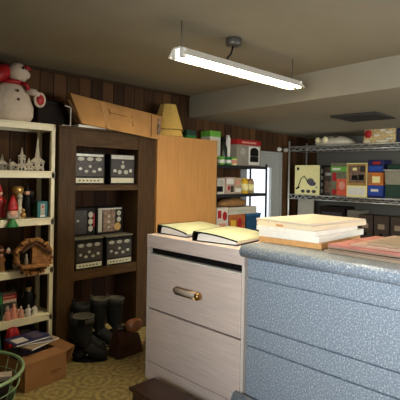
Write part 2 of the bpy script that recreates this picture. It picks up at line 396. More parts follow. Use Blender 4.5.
# ------------------------------------------------------------------ blue speckled cabinet
t = thing('blue_cabinet', 'blue grey speckled laminate cabinet with rounded top edge at the right front', 'cabinet', (2.0, 0, 0))
Y0, Y1 = -.35, 1.612
b = B(BLUE); b.box(.022, .7, Y0, Y1, .03, .985); b.build('carcass', t)
n = 12
prof = [(.7, .988), (.0, .988)]+[(-.005-.033*math.sin(PI*k/n), 1.022-.034*math.cos(PI*k/n)) for k in range(n+1)]+[(.7, 1.056)]
B(BLUE).prism(prof, 1, Y0-.02, Y1+.026, True).build('top', t)
for z0, z1 in ((.883, .985), (.612, .873), (.497, .602), (.215, .487)):
    B(BLUE).box(0, .022, Y0, Y1-.004, z0, z1, .005).build('drawer_front', t)
prof = [(.0, .10)]+[(-.005-.04*math.sin(PI*k/n), .155-.055*math.cos(PI*k/n)) for k in range(n+1)]+[(.0, .21)]
B(BLUE).prism(prof, 1, Y0-.02, Y1+.065, True).build('base_moulding', t)

# dark step in front of the whitewashed cabinet
t = thing('wooden_step', 'low dark espresso wooden step on the floor against the pale cabinet', 'step', (1.685, 1.2, 0))
B(DKWD).box(0, .205, 0, 1.085, .098, .12, .006).build('tread', t)
B(DKWD).box(.018, .19, .02, 1.065, 0, .098).build('box_base', t)

# ------------------------------------------------------------------ cartons
def carton(name, label, cat, loc, w, d, h, base, art=(), side=(), rz=0, group=None, lid=None, tilt=None):
    """front faces local -y; art = (material, shape, x0, x1, z0, z1) as fractions of the front; side the same on the sides"""
    b = B(base); b.box(-w/2, w/2, 0, d, 0, h, min(.003, w*.03))
    e = .0012
    for i_, (m, sh, x0, x1, z0, z1) in enumerate(art):
        e = .0008+.00025*i_
        b.use(m); X0, X1, Z0, Z1 = -w/2+x0*w, -w/2+x1*w, z0*h, z1*h
        if sh == 'r': b.box(X0, X1, -e, 0, Z0, Z1)
        elif sh == 'o':
            cx, cz, rx, rz_ = (X0+X1)/2, (Z0+Z1)/2, (X1-X0)/2, (Z1-Z0)/2
            b.prism([(cx+rx*math.cos(2*PI*k/16), cz+rz_*math.sin(2*PI*k/16)) for k in range(16)], 1, -e, 0)
        elif sh == 't': b.prism([(X0, Z0), (X1, Z0), ((X0+X1)/2, Z1)], 1, -e, 0)
    for i_, (m, sgn, y0_, y1_, z0, z1) in enumerate(side):
        e = .0008+.00025*i_; b.use(m); xx = sgn*w/2
        b.box(min(xx, xx+sgn*e), max(xx, xx+sgn*e), y0_*d, y1_*d, z0*h, z1*h)
    if lid: b.use(lid[0]).box(-w/2-.004, w/2+.004, -.004, d+.004, h*(1-lid[1]), h+.003, .002)
    return tag(b.build(name, loc=loc, rz=rz), label, cat, group)

OV = M('pale_oval_print', (166, 164, 148), .5, var=.1)
STRIP = M('pale_strip_print', (196, 192, 164), .5, var=.12, scale=60)
def oval_art(lights=True):
    a = [(SILVER, 'r', .06, .94, .86, .93)] if lights else []
    a += [(DPRINT, 'r', .05, .95, .25, .84)]
    a += [(OV, 'o', .10+.29*k, .31+.29*k, .72, .84) for k in range(3)]
    a += [(OV, 'o', .45, .55, .51, .60), (OV, 'o', .32, .44, .36, .45), (OV, 'o', .57, .70, .36, .45), (SILVER, 'o', .14, .24, .44, .52), (SILVER, 'o', .76, .88, .42, .52)]
    a += [(STRIP, 'r', .05, .95, .05, .20)]
    a += [(DPRINT, 'r', .14+.12*k, .20+.12*k, .10, .14) for k in range(6)]
    return a
G = 'black patterned boxes in the dark bookcase'
carton('storage_box', 'black printed box with three pale ovals, left one on the upper bookcase shelf', 'box', (2.073, 3.415, 1.351), .30, .25, .282, BLACK, oval_art(), group=G)
art2 = [(SILVER, 'r', .05, .95, .84, .97), (DPRINT, 'r', .05, .95, .26, .83), (OV, 'o', .42, .58, .52, .66), (OV, 'o', .30, .46, .34, .48), (OV, 'o', .54, .72, .34, .48), (SILVER, 'o', .12, .26, .4, .5), (SILVER, 'o', .76, .88, .4, .52), (OV, 'o', .46, .54, .70, .78), (STRIP, 'r', .05, .95, .05, .22)]
carton('storage_box', 'black box with silver band on top, right one on the upper bookcase shelf', 'box', (2.42, 3.425, 1.351), .275, .25, .275, BLACK, art2, group=G)
carton('storage_box', 'black oval patterned box at lower left of the four stacked in the bookcase', 'box', (2.068, 3.395, .629), .272, .27, .262, BLACK, oval_art(False), group=G, lid=(M('grey_box_top', (116, 112, 92), .45, var=.08), .03))
carton('storage_box', 'black oval patterned box at lower right of the four stacked in the bookcase', 'box', (2.378, 3.395, .629), .285, .27, .262, BLACK, oval_art(False), group=G, lid=(MATS['grey_box_top'], .03))
carton('storage_box', 'dark photo printed box with ovals down its right edge, upper left of the stack', 'box', (2.078, 3.515, .896), .235, .16, .245, BLACK,
       [(DPRINT, 'r', .06, .64, .08, .92)]+[(OV, 'o', .70, .90, .14+.25*k, .36+.25*k) for k in range(3)]+[(OV, 'o', .2, .32, .5, .6), (RED, 'r', .92, .96, .3, .8)], group=G)
carton('storage_box', 'dark box with pale left band and gold dots, upper right of the stack', 'box', (2.352, 3.515, .896), .285, .16, .245, BLACK,
       [(OV, 'r', .06, .20, .08, .9), (PHOTO, 'r', .24, .70, .08, .92), (SILVER, 'r', .06, .94, .91, .96), (GOLD, 'o', .66, .92, .1, .4)]+[(OV, 'o', .76, .92, .42+.24*k, .62+.24*k) for k in range(2)]+[(OV, 'o', .4, .5, .2+.2*k, .3+.2*k) for k in range(3)], group=G)

# ------------------------------------------------------------------ on top of shelf, bookcase and cabinet
t = thing('snowman', 'large plush snowman with red hat and scarf on top of the ivory shelf', 'snowman', (1.435, 3.55, SZ[0]))
b = B(SNOW); b.lathe([(.06, 0), (.15, .004), (.178, .05), (.180, .12), (.155, .2), (.115, .265), (.07, .305)], n=28, sy=.74); b.build('body', t)
hd = B(SNOW); hd.ball((.045, -.02, .385), .083, sy=.95, sz=.98, n=18); hd.ball((.098, -.05, .375), .034); hd = hd.build('head', t)
B(RED).tube([(.075, -.08, .425), (.10, -.085, .428), (.118, -.085, .415)], [.018, .016, .008], 8).build('nose', hd)
for p in ((.055, -.096, .418), (.10, -.062, .44)): B(BLACK).ball(p, .010).build('eye', hd)
h = B(RED); h.tube([(-.015, .02, .40), (-.055, 0, .385), (-.10, -.03, .352), (-.13, -.05, .32), (-.145, -.06, .29)], [.05, .062, .058, .045, .02], 14); h = h.build('hat', t)
B(SNOW).ball((-.145, -.06, .285), .03).build('pompom', h)
s = B(RED); s.lathe([(.075, .29), (.088, .298), (.088, .318), (.072, .326)], (.01, -.01, 0), 22, sy=.85); s.tube([(.06, -.075, .305), (.09, -.09, .29), (.10, -.095, .25)], [.016, .018, .014], 8); s.build('scarf', t)
a = B(SNOW); a.tube([(.10, -.06, .25), (.15, -.09, .24), (.185, -.1, .215)], [.03, .028, .024], 10); a = a.build('arm', t)
m_ = B(SNOW); m_.tube([(.19+.04*math.cos(q), -.105, .185+.052*math.sin(q)) for q in [k*2*PI/16 for k in range(16)]], .011, 8, closed=True); m_.build('mitten_trim', a)
B(RED).ball((.19, -.105, .185), .036, sy=.5, sz=1.2).build('mitten', a)
for z in (.235, .165): B(M('brown_button', (92, 58, 44), .5)).ball((.01, -.112 if z > .2 else -.13, z), .011).build('button', t)

b = B(DARK); b.box(-.125, .125, 0, .15, 0, .2, .01)
b.use(BLACK).box(-.128, .128, -.003, .15, .175, .205, .006)
tag(b.build('carton', loc=(1.775, 3.535, SZ[0]+.001)), 'nearly black lidded carton beside the snowman, straddling shelf and bookcase tops', 'box')
b = B(WHITE); b.tube([(0, 0, .165), (.055, 0, .155), (.05, 0, .004), (-.02, 0, .004)], .006, 8)
tag(b.build('metal_bracket', loc=(1.82, 3.40, BT+.002)), 'thin white bent bracket on the bookcase top by the dark carton', 'bracket')
# long flattened carton lying on the bookcase
b = B(CARD)
f = [(1.955, 3.345, BT+.026), (2.775, 3.322, 1.778), (2.775, 3.340, 1.782), (1.94, 3.361, BT+.028), (1.865, 3.40, 2.11), (2.81, 3.34, 2.012), (2.79, 3.43, 2.02), (1.87, 3.50, 2.12)]
f = [(x-1.9, y-3.4, z-BT) for x, y, z in f]
b.hull8(f, .006)
b.use(CARDIN)
P0, P1, P4, P5 = [Vector(f[i]) for i in (0, 1, 4, 5)]
def fp(s_, v): return (P0.lerp(P1, s_)).lerp(P4.lerp(P5, s_), v)+Vector((0, -.006, .001))
TAPE = M('carton_tape', (182, 134, 76), .45, var=.08)
def strip(m, a0, a1, v0, v1, th=.003):
    b.use(m); q = [fp(a0, v0), fp(a1, v0), fp(a1, v1), fp(a0, v1)]
    b.hull8([tuple(p) for p in q]+[tuple(p+Vector((0, th*2.2, 0))) for p in q])
strip(TAPE, .28, .335, .03, .97); strip(CARDIN, .36, .56, .62, .64); strip(CARDIN, .40, .60, .44, .455); strip(CARDIN, .86, .868, .05, .95)
strip(CARDIN, .62, .628, .3, .7); strip(CARDIN, .36, .368, .55, .75); strip(PHOTO, .945, .985, .2, .85)
o = b.build('flattened_carton', loc=(1.9, 3.4, BT)); tag(o, 'long creased tan cardboard carton lying on the bookcase top', 'box')
b = B(CARDIN); b.hull8([(.058, -.02, .03), (.045, -.035, .03), (.03, .0, .03), (.04, .10, .03), (-.03, .01, .22), (-.06, -.005, .215), (-.065, .09, .22), (-.035, .10, .225)])
b.build('end_flap', o)
for i, (x0, x1, yy, lab) in enumerate(((1.93, 2.20, 3.372, 'white wooden strip under the left end of the tan carton'), (2.23, 2.60, 3.372, 'white wooden strip under the middle of the tan carton'))):
    b = B(WHITE); b.box(0, x1-x0, 0, .16, 0, .022-.006*i, .003)
    tag(b.build('wood_strip', loc=(x0, yy, BT+.0005)), lab, 'strip', 'white strips under the carton')

for z, r0, r1, h, lab, nm in ((HH+.001, .172, .150, .07, 'yellow lampshade at the bottom of the stacked pair on the honey cabinet', 0), (HH+.072, .170, .085, .265, 'yellow tapered lampshade stacked on top of another on the honey cabinet', 1)):
    t = thing('lampshade', lab, 'lampshade', (3.045, 3.525, z), 0, 'stacked yellow lampshades')
    b = B(SHADE); pr = [(r0, 0), (r1, h), (r1-.004, h), (r0-.004, 0)]
    b.rings([[(r*math.cos(2*PI*k/8+PI/8), r*math.sin(2*PI*k/8+PI/8), zz) for k in range(8)] for r, zz in pr], closed=True, smooth=False); b.build('shade', t)
    b = B(SHADE); b.lathe([(.004, h-.012), (r1-.005, h-.012), (r1-.005, h-.009), (.004, h-.009)], n=8, rot=PI/8, smooth=False); b.build('top_panel', t)
    B(BRASS).tube([((r0-.002)*math.cos(2*PI*k/8+PI/8), (r0-.002)*math.sin(2*PI*k/8+PI/8), .004) for k in range(8)], .004, 6, closed=True).build('rim', t)
b = B(DGREEN); b.box(-.07, .07, 0, .09, 0, .10, .004).use(GREEN).box(-.071, .071, -.002, .09, 0, .045, .002)
tag(b.build('carton', loc=(3.36, 3.5, HH+.001)), 'small dark green carton on top of the honey cabinet', 'box')

# ------------------------------------------------------------------ black rack contents
RZ = 1.5705
carton('carton', 'tall white carton with green band at the top, leftmost on the rack', 'box', (3.76, 3.52, RZ), .175, .15, .385, M('white_carton', (206, 204, 184), .6, var=.05),
       [(LGREEN, 'r', 0, 1, .83, 1), (GREEN, 'r', .1, .5, .3, .4)], side=[(LGREEN, -1, 0, 1, .83, 1)])
t = thing('bottle', 'dark tall bottle with a white stripe on the rack top shelf', 'bottle', (3.925, 3.55, RZ))
B(M('dark_bottle', (40, 44, 36), .25)).lathe([(.045, 0), (.05, .01), (.05, .2), (.032, .24), (.028, .28)], n=18).build('body', t)
B(BLACK).lathe([(.032, .28), (.032, .325), (.025, .33)], n=14).build('cap', t)
b = B(WHITE); b.lathe([(.03, 0), (.032, .01), (.032, .32), (.026, .33), (.02, .36)], n=16); tag(b.build('spray_can', loc=(4.02, 3.56, RZ)), 'slim white canister between dark bottle and grill box', 'canister')
for i, (x, m1, lab) in enumerate(((3.79, LGREEN, 'green round tub in front of the white carton'), (3.905, GREEN, 'darker green round tub in front of the dark bottle'), (4.005, CREAMY, 'cream and green tub in front of the slim canister'))):
    t = thing('tub', lab, 'tub', (x, 3.455, RZ), 0, 'small tubs on the rack')
    B(m1).lathe([(.035, 0), (.042, .006), (.045, .075)], n=18).build('body', t)
    B(LGREEN if i != 1 else GREEN).lathe([(.047, .075), (.047, .09), (.042, .094)], n=18).build('lid', t)
    B(PINK if i == 2 else WHITE).lathe([(.0445, .02), (.0465, .06), (.040, .06), (.038, .02)], n=18).build('wrapper', t)
carton('appliance_box', 'grey carton with black appliance picture and red top on the rack', 'box', (4.30, 3.46, RZ), .46, .2, .315, M('grey_print_carton', (150, 142, 126), .6, var=.15, scale=12),
       [(RED, 'r', 0, 1, .80, 1), (PINK, 'r', .2, .8, .86, .93), (WHITE, 'r', .48, .95, .05, .76), (BLACK, 'r', .54, .9, .16, .36), (BLACK, 'o', .54, .9, .42, .72), (BLACK, 'r', .54, .9, .4, .56), (GREYM, 'r', .56, .88, .36, .4), (SILVER, 'o', .14, .36, .4, .68)],
       side=[(RED, -1, 0, 1, .8, 1)])
R2 = 1.2355
carton('carton', 'white and black carton, first from the left on the rack middle shelf', 'box', (3.79, 3.46, R2), .15, .14, .18, M('white_carton2', (200, 196, 182), .6), [(BLACK, 'r', .1, .8, .15, .5), (SILVER, 'o', .4, .9, .55, .9)], group='boxes on the rack middle shelf')
carton('carton', 'pink and white carton, second from the left on the rack middle shelf', 'box', (3.955, 3.455, R2), .15, .14, .195, M('pinkish_carton', (196, 168, 150), .6, var=.2, scale=20), [(WHITE, 'r', .08, .9, .6, .9), (RED, 'o', .2, .5, .2, .5), (DPRINT, 'r', .55, .9, .1, .5)], group='boxes on the rack middle shelf')
carton('carton', 'beige patterned carton, third from the left on the rack middle shelf', 'box', (4.105, 3.46, R2), .13, .14, .19, M('beige_carton', (186, 166, 132), .6, var=.3, scale=22), [(PINK, 'o', .2, .7, .5, .9), (WHITE, 'r', .1, .9, .1, .35)], group='boxes on the rack middle shelf')
def jar(label, x, y, z, body, lid, label_m, r=.042, h=.15):
    t = thing('jar', label, 'jar', (x, y, z), 0, 'jars on the rack middle shelf')
    B(body).lathe([(r*.9, 0), (r, .006), (r, h*.8), (r*.8, h*.9)], n=18).build('body', t)
    B(lid).lathe([(r*.82, h*.9), (r*.82, h), (r*.7, h+.004)], n=18).build('lid', t)
    B(label_m).lathe([(r+.001, h*.2), (r+.001, h*.65), (r-.004, h*.65), (r-.004, h*.2)], n=18).build('paper_label', t)
jar('yellow jar beside the beige carton', 4.235, 3.47, R2, YELL, YELL, CREAMY, .048, .18)
jar('brown and beige jar at the right end of the row', 4.345, 3.475, R2, M('tan_jar', (168, 140, 100), .5), BAG, CREAMY, .05, .175)
R3 = .7805
carton('carton', 'red printed white carton at left on the rack lower shelf', 'box', (3.82, 3.445, R3), .2, .2, .30, M('white_carton3', (216, 206, 190), .6), [(RED, 'r', .1, .4, .6, .9), (RED, 'o', .5, .9, .5, .85), (PINK, 'r', .2, .8, .1, .4)])
carton('carton', 'orange brown carton beside the red printed one on the rack', 'box', (4.09, 3.45, R3), .29, .2, .208, M('orange_carton', (176, 96, 44), .6, var=.25, scale=16), [(YELL, 'r', .1, .4, .3, .7), (RED, 'o', .5, .8, .2, .8)])
t = thing('plastic_tub', 'blue plastic tub at right on the rack lower shelf', 'tub', (4.41, 3.56, R3))
b = B(M('blue_tub', (36, 78, 112), .4)); b.hull8([(-.12, -.09, 0), (.12, -.09, 0), (.12, .09, 0), (-.12, .09, 0), (-.14, -.105, .185), (.14, -.105, .185), (.14, .105, .185), (-.14, .105, .185)], .006); b.build('body', t)
B(M('blue_tub_lid', (60, 110, 150), .4)).box(-.145, .145, -.11, .11, .185, .208, .005).build('lid', t)
carton('flat_box', 'long flat white box lying on the orange carton and blue tub', 'box', (4.20, 3.455, R3+.2095), .52, .2, .085, M('white_flat', (206, 200, 178), .6), [(SILVER, 'r', .02, .98, .45, .55)])
b = B(BAG)
pr = [(.03, 0), (.17, .004), (.2, .03), (.19, .06), (.13, .085), (.05, .1), (.01, .102)]
b.lathe(pr, n=18, sx=1.25, sy=.45)
for v in b.bm.verts: v.co.z += .008*math.sin(v.co.x*40)*(v.co.z > .02); v.co.x *= 1+.1*math.sin(v.co.y*50)
tag(b.build('paper_bag', loc=(4.11, 3.55, R3+.302)), 'crumpled brown paper bag on the flat white box', 'bag')
for i, x in enumerate((5.265, 5.43)):
    b = B(WHITE); b.tube([(0, 0, 0), (0, -.03, 0)], [.03, .03], 14); b.ball((0, -.035, 0), .026)
    tag(b.build('wall_knob', loc=(x, YB-.001, 1.83)), ('round white wall knob just right of the glazed door' if i == 0 else 'round white wall knob nearest the wire rack'), 'knob', 'white wall knobs')

# ------------------------------------------------------------------ chrome wire rack
KX0, KX1, KY0, KY1 = 5.35, 5.80, 1.72, 3.585
t = thing('wire_rack', 'chrome wire shelving rack loaded with boxes at the right wall', 'rack', (KX0, KY0, 0))
KW, KL = KX1-KX0, KY1-KY0
KZ = [1.872, 1.205, .70, .2]
def wire_shelf(z):
    b = B(STEEL); dz = .06
    for zz in (z-.004, z-dz):
        for x in (.0, KW): b.tube([(x, 0, zz), (x, KL, zz)], .007, 6)
        for y in (0, KL): b.tube([(0, y, zz), (KW, y, zz)], .0055, 6)
    for x in (0, KW):
        pts = []; k = 0; y = .02
        while y < KL-.02:
            pts.append((x, y, z-.006 if k % 2 else z-dz+.002)); y += .052; k += 1
        b.tube(pts, .0072, 5)
    k = 1
    while k*.045 < KL: b.tube([(.0, k*.045, z-.0025), (KW, k*.045, z-.0025)], .0025, 4); k += 1
    return b
for z in KZ: wire_shelf(z).build('wire_shelf', t)
for x in (.0, KW):
    for y in (0, KL):
        b = B(STEEL); b.cyl((x, y, 0), 2, .0125, 0, 1.935, 12); b.lathe([(.013, 1.93), (.0135, 1.937), (.008, 1.945)], (x, y, 0), 12); b.build('post', t)
RW = -PI/2   # fronts face the room (towards -x)
K1, K2, K3 = KZ[0], KZ[1], KZ[2]
# top shelf
t = thing('ceiling_lamp', 'white domed ceiling lamp with two cream rounds lying on the wire rack top shelf', 'lamp', (5.56, 3.0, K1+.001), 0)
b = B(M('dome_white', (220, 210, 184), .35)); b.lathe([(.05, 0), (.25, .01), (.285, .035), (.24, .08), (.13, .125), (.02, .135)], n=28, sx=.68, sy=1); b.build('dome', t)
for y in (.17, .04):
    B(M('cream_round', (250, 240, 190), .3, var=.02)).ball((-.195 if y < .1 else -.155, y, .072), .042, sx=.6).build('round_piece', t)  # two flattened cream balls on the dome's room side
B(GREYM).ball((-.1, -.06, .108), .03, sz=.5, sy=1.4).build('bracket', t)
t = thing('bag', 'printed plastic bag with red ball and gold pattern on the wire rack top shelf', 'bag', (5.42, 2.345, K1+.001), RW)
b = B(M('gold_cream_print', (210, 186, 130), .5, var=.45, scale=38)); b.hull8([(-.2, -.02, 0), (.2, -.02, 0), (.2, .14, 0), (-.2, .14, 0), (-.19, .01, .2), (.2, .01, .215), (.2, .10, .215), (-.19, .10, .2)], .02)
b.use(RED); b.ball((-.13, -.016, .12), .05, sy=.35)
b.use(WHITE)
for x, z, w in ((-.17, .02, .07), (-.02, .02, .14), (-.05, .09, .06), (.09, .12, .08), (.02, .15, .06), (.10, .045, .07)): b.box(x, x+w, -.022, .0, z, z+.018)
b.build('pouch', t)
b = B(SILVER); b.box(-.2, .205, .03, .06, .195, .232, .008); b.build('top_seal', t)
carton('carton', 'dark navy carton at the right end of the wire rack top shelf', 'box', (5.42, 2.03, K1+.001), .2, .2, .17, NAVY, [(DPRINT, 'r', .1, .9, .2, .8)], rz=RW)
# middle shelf
b = None
art = [(BLACK, 'o', .08, .18, .82, .93), (GREYM, 'o', .5, .78, .34, .56), (PURP, 'o', .56, .86, .3, .46), (SILVER, 'o', .84, .92, .22, .3)]
art += [(DPRINT, 'o', .26+.22*k, .42+.22*k, .06, .17) for k in range(3)]
o = carton('vacuum_box', 'cream yellow box picturing a canister vacuum on the wire rack', 'box', (5.40, 3.325, K2+.001), .39, .34, .405, CREAMY, art,
           side=[(DPRINT, 1, 0, 1, .0, 1)]+[(SILVER, 1, .1, .28, .08+.22*k, .2+.22*k) for k in range(4)], rz=RW)
b = B(BLACK); b.tube([(-.165+.02, -.004, .09), (-.13, -.004, .12), (-.09, -.004, .22), (-.04, -.004, .255), (.0, -.004, .2), (.01, -.004, .17)], .006, 6); b.tube([(-.17, -.004, .075), (-.12, -.004, .10)], .011, 6)
b.build('printed_hose', o)
carton('carton', 'brown speckled carton between the vacuum box and the bottle', 'box', (5.46, 3.035, K2+.001), .13, .28, .38, M('brown_dark_print', (72, 60, 48), .6, var=.4, scale=24), [(SILVER, 'r', .15, .85, .7, .8), (PHOTO, 'r', .1, .9, .1, .5)], rz=RW)
carton('carton', 'carton with green band and orange red fruit picture on the wire rack', 'box', (5.40, 2.855, K2+.001), .225, .25, .435, M('olive_print', (110, 108, 82), .6, var=.4, scale=24),
       [(LGREEN, 'r', .0, 1, .74, .88), (WHITE, 'r', .1, .6, .78, .84), (RED, 'r', .1, .35, .45, .7), (M('orange_red_print', (222, 92, 62), .5, var=.15), 'r', .38, 1, .03, .52), (PINK, 'o', .5, .9, .2, .45), (RED, 'r', .1, .36, .04, .2)], rz=RW)
carton('framed_print_box', 'gold cream box with brown framed picture on the wire rack', 'box', (5.39, 2.605, K2+.001), .27, .25, .43, CREAMY,
       [(GOLD, 'r', .03, .97, .34, .97), (PHOTO, 'r', .12, .88, .42, .92), (BLACK, 'r', .25, .55, .5, .64), (BLACK, 'r', .58, .84, .5, .66), (CREAMY, 'r', .3, .5, .78, .86), (DPRINT, 'r', .66, .9, .74, .9), (WHITE, 'r', .1, .9, .06, .28)],
       side=[(BAG, 1, 0, 1, 0, 1)], rz=RW)
z = K2+.001
for h, base, art_, lab in ((.155, BLUEP, [(NAVY, 'r', 0, 1, 0, .2), (WHITE, 'r', .2, .7, .5, .7)], 'blue carton at the bottom of the three by the framed print box'),
                     (.155, ORANGE, [(CREAMY, 'r', .3, .8, .2, .7), (BAG, 'r', 0, .25, .1, .9)], 'orange carton in the middle of the three by the framed print box'),
                     (.155, NAVY, [(BLUEP, 'r', .05, .95, .1, .5), (RED, 'r', .3, .8, .65, .85)], 'navy carton topmost of the three by the framed print box')):
    carton('carton', lab, 'box', (5.40, 2.37, z), .19, .24, h, base, art_, rz=RW, group='stack of three cartons on the wire rack'); z += h+.001
t = thing('storage_bin', 'clear plastic bin with dark green contents on the wire rack', 'bin', (5.38, 2.035, K2+.001), RW)
CLB = M('frosted_plastic', (150, 146, 124), .3, var=.15, scale=30, stretch=(6, 6, .5))
b = B(CLB); b.hull8([(-.19, 0, 0), (.19, 0, 0), (.19, .3, 0), (-.19, .3, 0), (-.215, -.01, .33), (.215, -.01, .33), (.215, .31, .33), (-.215, .31, .33)], .01)
b.use(DGREEN).box(-.2, .2, -.012, -.004, .01, .17); b.build('body', t)
B(SILVER).box(-.225, .225, -.02, .32, .33, .35, .006).build('lid', t)
B(DGREEN).box(-.2, .2, .02, .3, .35, .41, .02).build('folded_cloth', t)
# lower shelf
b = B(M('pale_grey_panel', (172, 168, 150), .6, var=.06)); b.hull8([(-.12, 0, 0), (.12, 0, 0), (.12, .02, 0), (-.12, .02, 0), (-.145, .05, .44), (.10, .05, .44), (.10, .07, .44), (-.145, .07, .44)])
tag(b.build('panel_board', loc=(5.42, 3.36, K3+.001), rz=RW), 'pale grey board standing on the wire rack under the vacuum box', 'board')
for y, w, h, m, lab in ((2.98, .36, .36, DARK, 'very dark carton beside the pale grey board'), (2.68, .16, .33, M('grey_label_carton', (120, 116, 100), .6), 'grey carton between two dark ones under the framed print box')):
    carton('carton', lab, 'box', (5.46, y, K3+.001), w, .28, h, m, [(TAUPE, 'r', .3, .7, .5, .66)] if m is not DARK else [(DPRINT, 'r', .1, .9, .2, .8)], rz=RW)
for i, y in enumerate((2.49, 2.29, 2.09)):
    b = B(M('brown_book_spine', (70, 56, 46), .6, var=.2)); b.box(-.09, .09, 0, .24, 0, .29, .006)
    b.use(TAUPE).box(-.04, .04, -.001, 0, .13, .19).use(BLACK).ball((0, 0, .06), .02, sy=.15)
    tag(b.build('file_box', loc=(5.40, y, K3+.001), rz=RW), ('dark brown file box, %s of three on the lower wire shelf' % ('leftmost', 'middle', 'rightmost')[i]), 'file box', 'file boxes on the lower wire shelf')

# ------------------------------------------------------------------ on the two front cabinets
def binder(label, loc, rz, w=.29, L=.40, h=.062):
    """spine along local y at x=0 side; pages show at the near (y=0) end"""
    t = thing('ring_binder', label, 'binder', loc, rz, 'ring binders on the pale cabinet')
    b = B(PALEY); n = 10
    top = [(w*k/n, h*(1-.55*(k/n)**2)+.0) for k in range(n+1)]
    b.prism([(x, z) for x, z in top]+[(x, z-.006) for x, z in top[::-1]], 1, 0, L, True); b.build('cover', t)
    b = B(BLACK); b.box(-.005, w, 0, L, 0, .004); b.prism([(-.012, 0), (-.004, 0), (-.0, h), (-.006, h+.001), (-.014, h*.6)], 1, -.002, L); b.build('spine', t)
    b = B(BLACK); b.prism([(x, z+.001) for x, z in top]+[(x, z-.008) for x, z in top[::-1]], 1, -.004, -.0005, True); b.build('cover_edge', t)
    b = B(PAPER); b.prism([(.02, .005), (w-.012, .005)]+[(x-.006 if k else x, z-.009) for k, (x, z) in list(enumerate(top))[:0:-1] if x > .05]+[(.03, h-.016)], 1, .006, L-.01); b.build('pages', t)
    b = B(STEEL)
    for y in (.08, .2, .32): b.tube([(.004+.02+.018*math.cos(q), y, .026+.02*math.sin(q)) for q in [k*2*PI/14 for k in range(14)]], .0025, 6, closed=True)
    b.build('rings', t)
# local x -> world -y, local y -> world +x
binder('pale yellow ring binder with black spine, left of two on the pale cabinet', (2.10, 2.515, CH+.0005), -PI/2, .30, .42)
binder('pale yellow ring binder beside the board stack, right of two on the pale cabinet', (2.045, 2.09, CH+.0005), -PI/2+.16, .33, .42)

# stack of boards on the blue cabinet
z = 1.0565
specs = [(PINE2, .032, 0, .08, .56, 'orange pine board at the bottom of the stack on the blue cabinet'),
         (OFFW, .036, .010, .03, .58, 'white edged board second from the bottom of the stack'),
         (OFFW, .027, .004, .0, .50, 'short white edged board third from the bottom of the stack'),
         (PINE, .027, .022, -.06, .58, 'pale pine board fourth from the bottom of the stack'),
         (M('pale_taupe_board', (222, 204, 178), .6, var=.06, scale=5, stretch=(1.5, 12, 12)), .012, .030, -.09, .57, 'greyish taupe board topmost of the stack on the blue cabinet')]
for i, (m, th, dx, rr, L_, lab) in enumerate(specs):
    b = B(m); b.box(0, L_, -.40, 0, 0, th, .002)
    if i == 3: b.use(PINE2).box(-.001, 0, -.20, -.15, .005, .018)
    tag(b.build('wooden_board', loc=(2.165+dx, 1.655+.012*i, z), rz=rr), lab, 'board', 'boards stacked on the blue cabinet')
    z += th+.0008
# folders to the right of the boards
z = 1.0565
BRF = M('brown_folder', (134, 112, 92), .7); PKF = M('pinkish_folder', (190, 158, 138), .7, var=.15)
fold = [(TAUPE, .012, 0, 0, 'taupe folder at the very bottom of the pile beside the boards'), (BRF, .011, -.015, -.03, 'brown folder second from the bottom of the pile beside the boards'),
        (TAUPE, .010, .015, -.015, 'taupe folder third from the bottom of the pile beside the boards'), (REDP, .012, .0, -.02, 'faded red folder third from the top of the pile'),
        (PKF, .010, .03, -.13, 'pinkish folder second from the top of the pile'), (TAUPE, .008, .07, -.20, 'pale taupe folder topmost of the pile beside the boards')]
for i, (m, th, dx, dy, lab) in enumerate(fold):
    b = B(m); b.box(0, .52, -.60, 0, 0, th*.35, .001); b.hull8([(0, -.60, th*.62), (.52, -.60, th*.62), (.52, 0, th*.62), (0, 0, th*.62), (.0, -.60, th*.96), (.52, -.60, th*.96), (.52, 0, th), (0, 0, th)])
    b.use(BRF).box(.004, .51, -.59, -.006, th*.35, th*.62)
    tag(b.build('folder', loc=(2.135+dx, 1.205+dy, z), rz=-.05+.02*(i % 3)), lab, 'folder', 'folders on the blue cabinet'); z += th+.0006

# ------------------------------------------------------------------ ornaments on the ivory shelf
Z = SZ
def house(label, x, y, z, w, d, h, roof, body=CERAM, steeple=0, rz=-.5, g='ceramic village on the ivory shelf', rf=None):
    t = thing('ceramic_house', label, 'ceramic house', (x, y, z+.0005), rz, g)
    b = B(body); b.box(-w/2, w/2, -d/2, d/2, 0, h, .003); b.use(DARK)
    b.box(-w*.12, w*.12, -d/2-.001, -d/2+.004, 0, h*.4).box(-w*.38, -w*.22, -d/2-.001, -d/2+.004, h*.5, h*.75).box(w*.22, w*.38, -d/2-.001, -d/2+.004, h*.5, h*.75)
    for s_ in (-1, 1):
        for k in range(2): b.box(s_*w/2-.001, s_*w/2+.001, -d*.3+k*d*.35, -d*.1+k*d*.35, h*.3, h*.7)
    b.use(CERAM2).box(-w*.56, w*.56, -d*.62, -d/2, 0, h*.09).box(-w*.52, w*.52, -d*.53, -d/2, h*.84, h*.95)
    for k in range(5): b.use(DGREEN if k % 2 else CERAM).ball((-w*.5+k*w*.25, -d*.6, h*.1), h*.10, n=7)
    b.build('body', t)
    b = B(rf or CERAM); b.prism([(-w*.62, h-.003), (w*.62, h-.003), (0, h+roof)], 1, -d*.58, d*.58); b.build('roof', t)
    if steeple:
        b = B(body); s_ = w*.2; b.box(-s_, s_, -d*.55, -d*.55+2*s_, 0, h+roof*.8, .002); b.lathe([(s_*1.35, h+roof*.8), (.002, h+roof*.8+steeple)], (0, -d*.55+s_, 0), 4, rot=PI/4, smooth=False)
        b.use(DARK).box(-s_*.5, s_*.5, -d*.55-.001, -d*.55+.003, h, h+roof*.5); b.build('steeple', t)
    return t
house('small pale ceramic house at the far left of the village shelf', 1.375, 3.53, Z[1], .07, .06, .05, .03, CERAM2, .05)
house('low grey ceramic cottage second from the left in the village', 1.452, 3.52, Z[1], .075, .06, .04, .03, CERAM2)
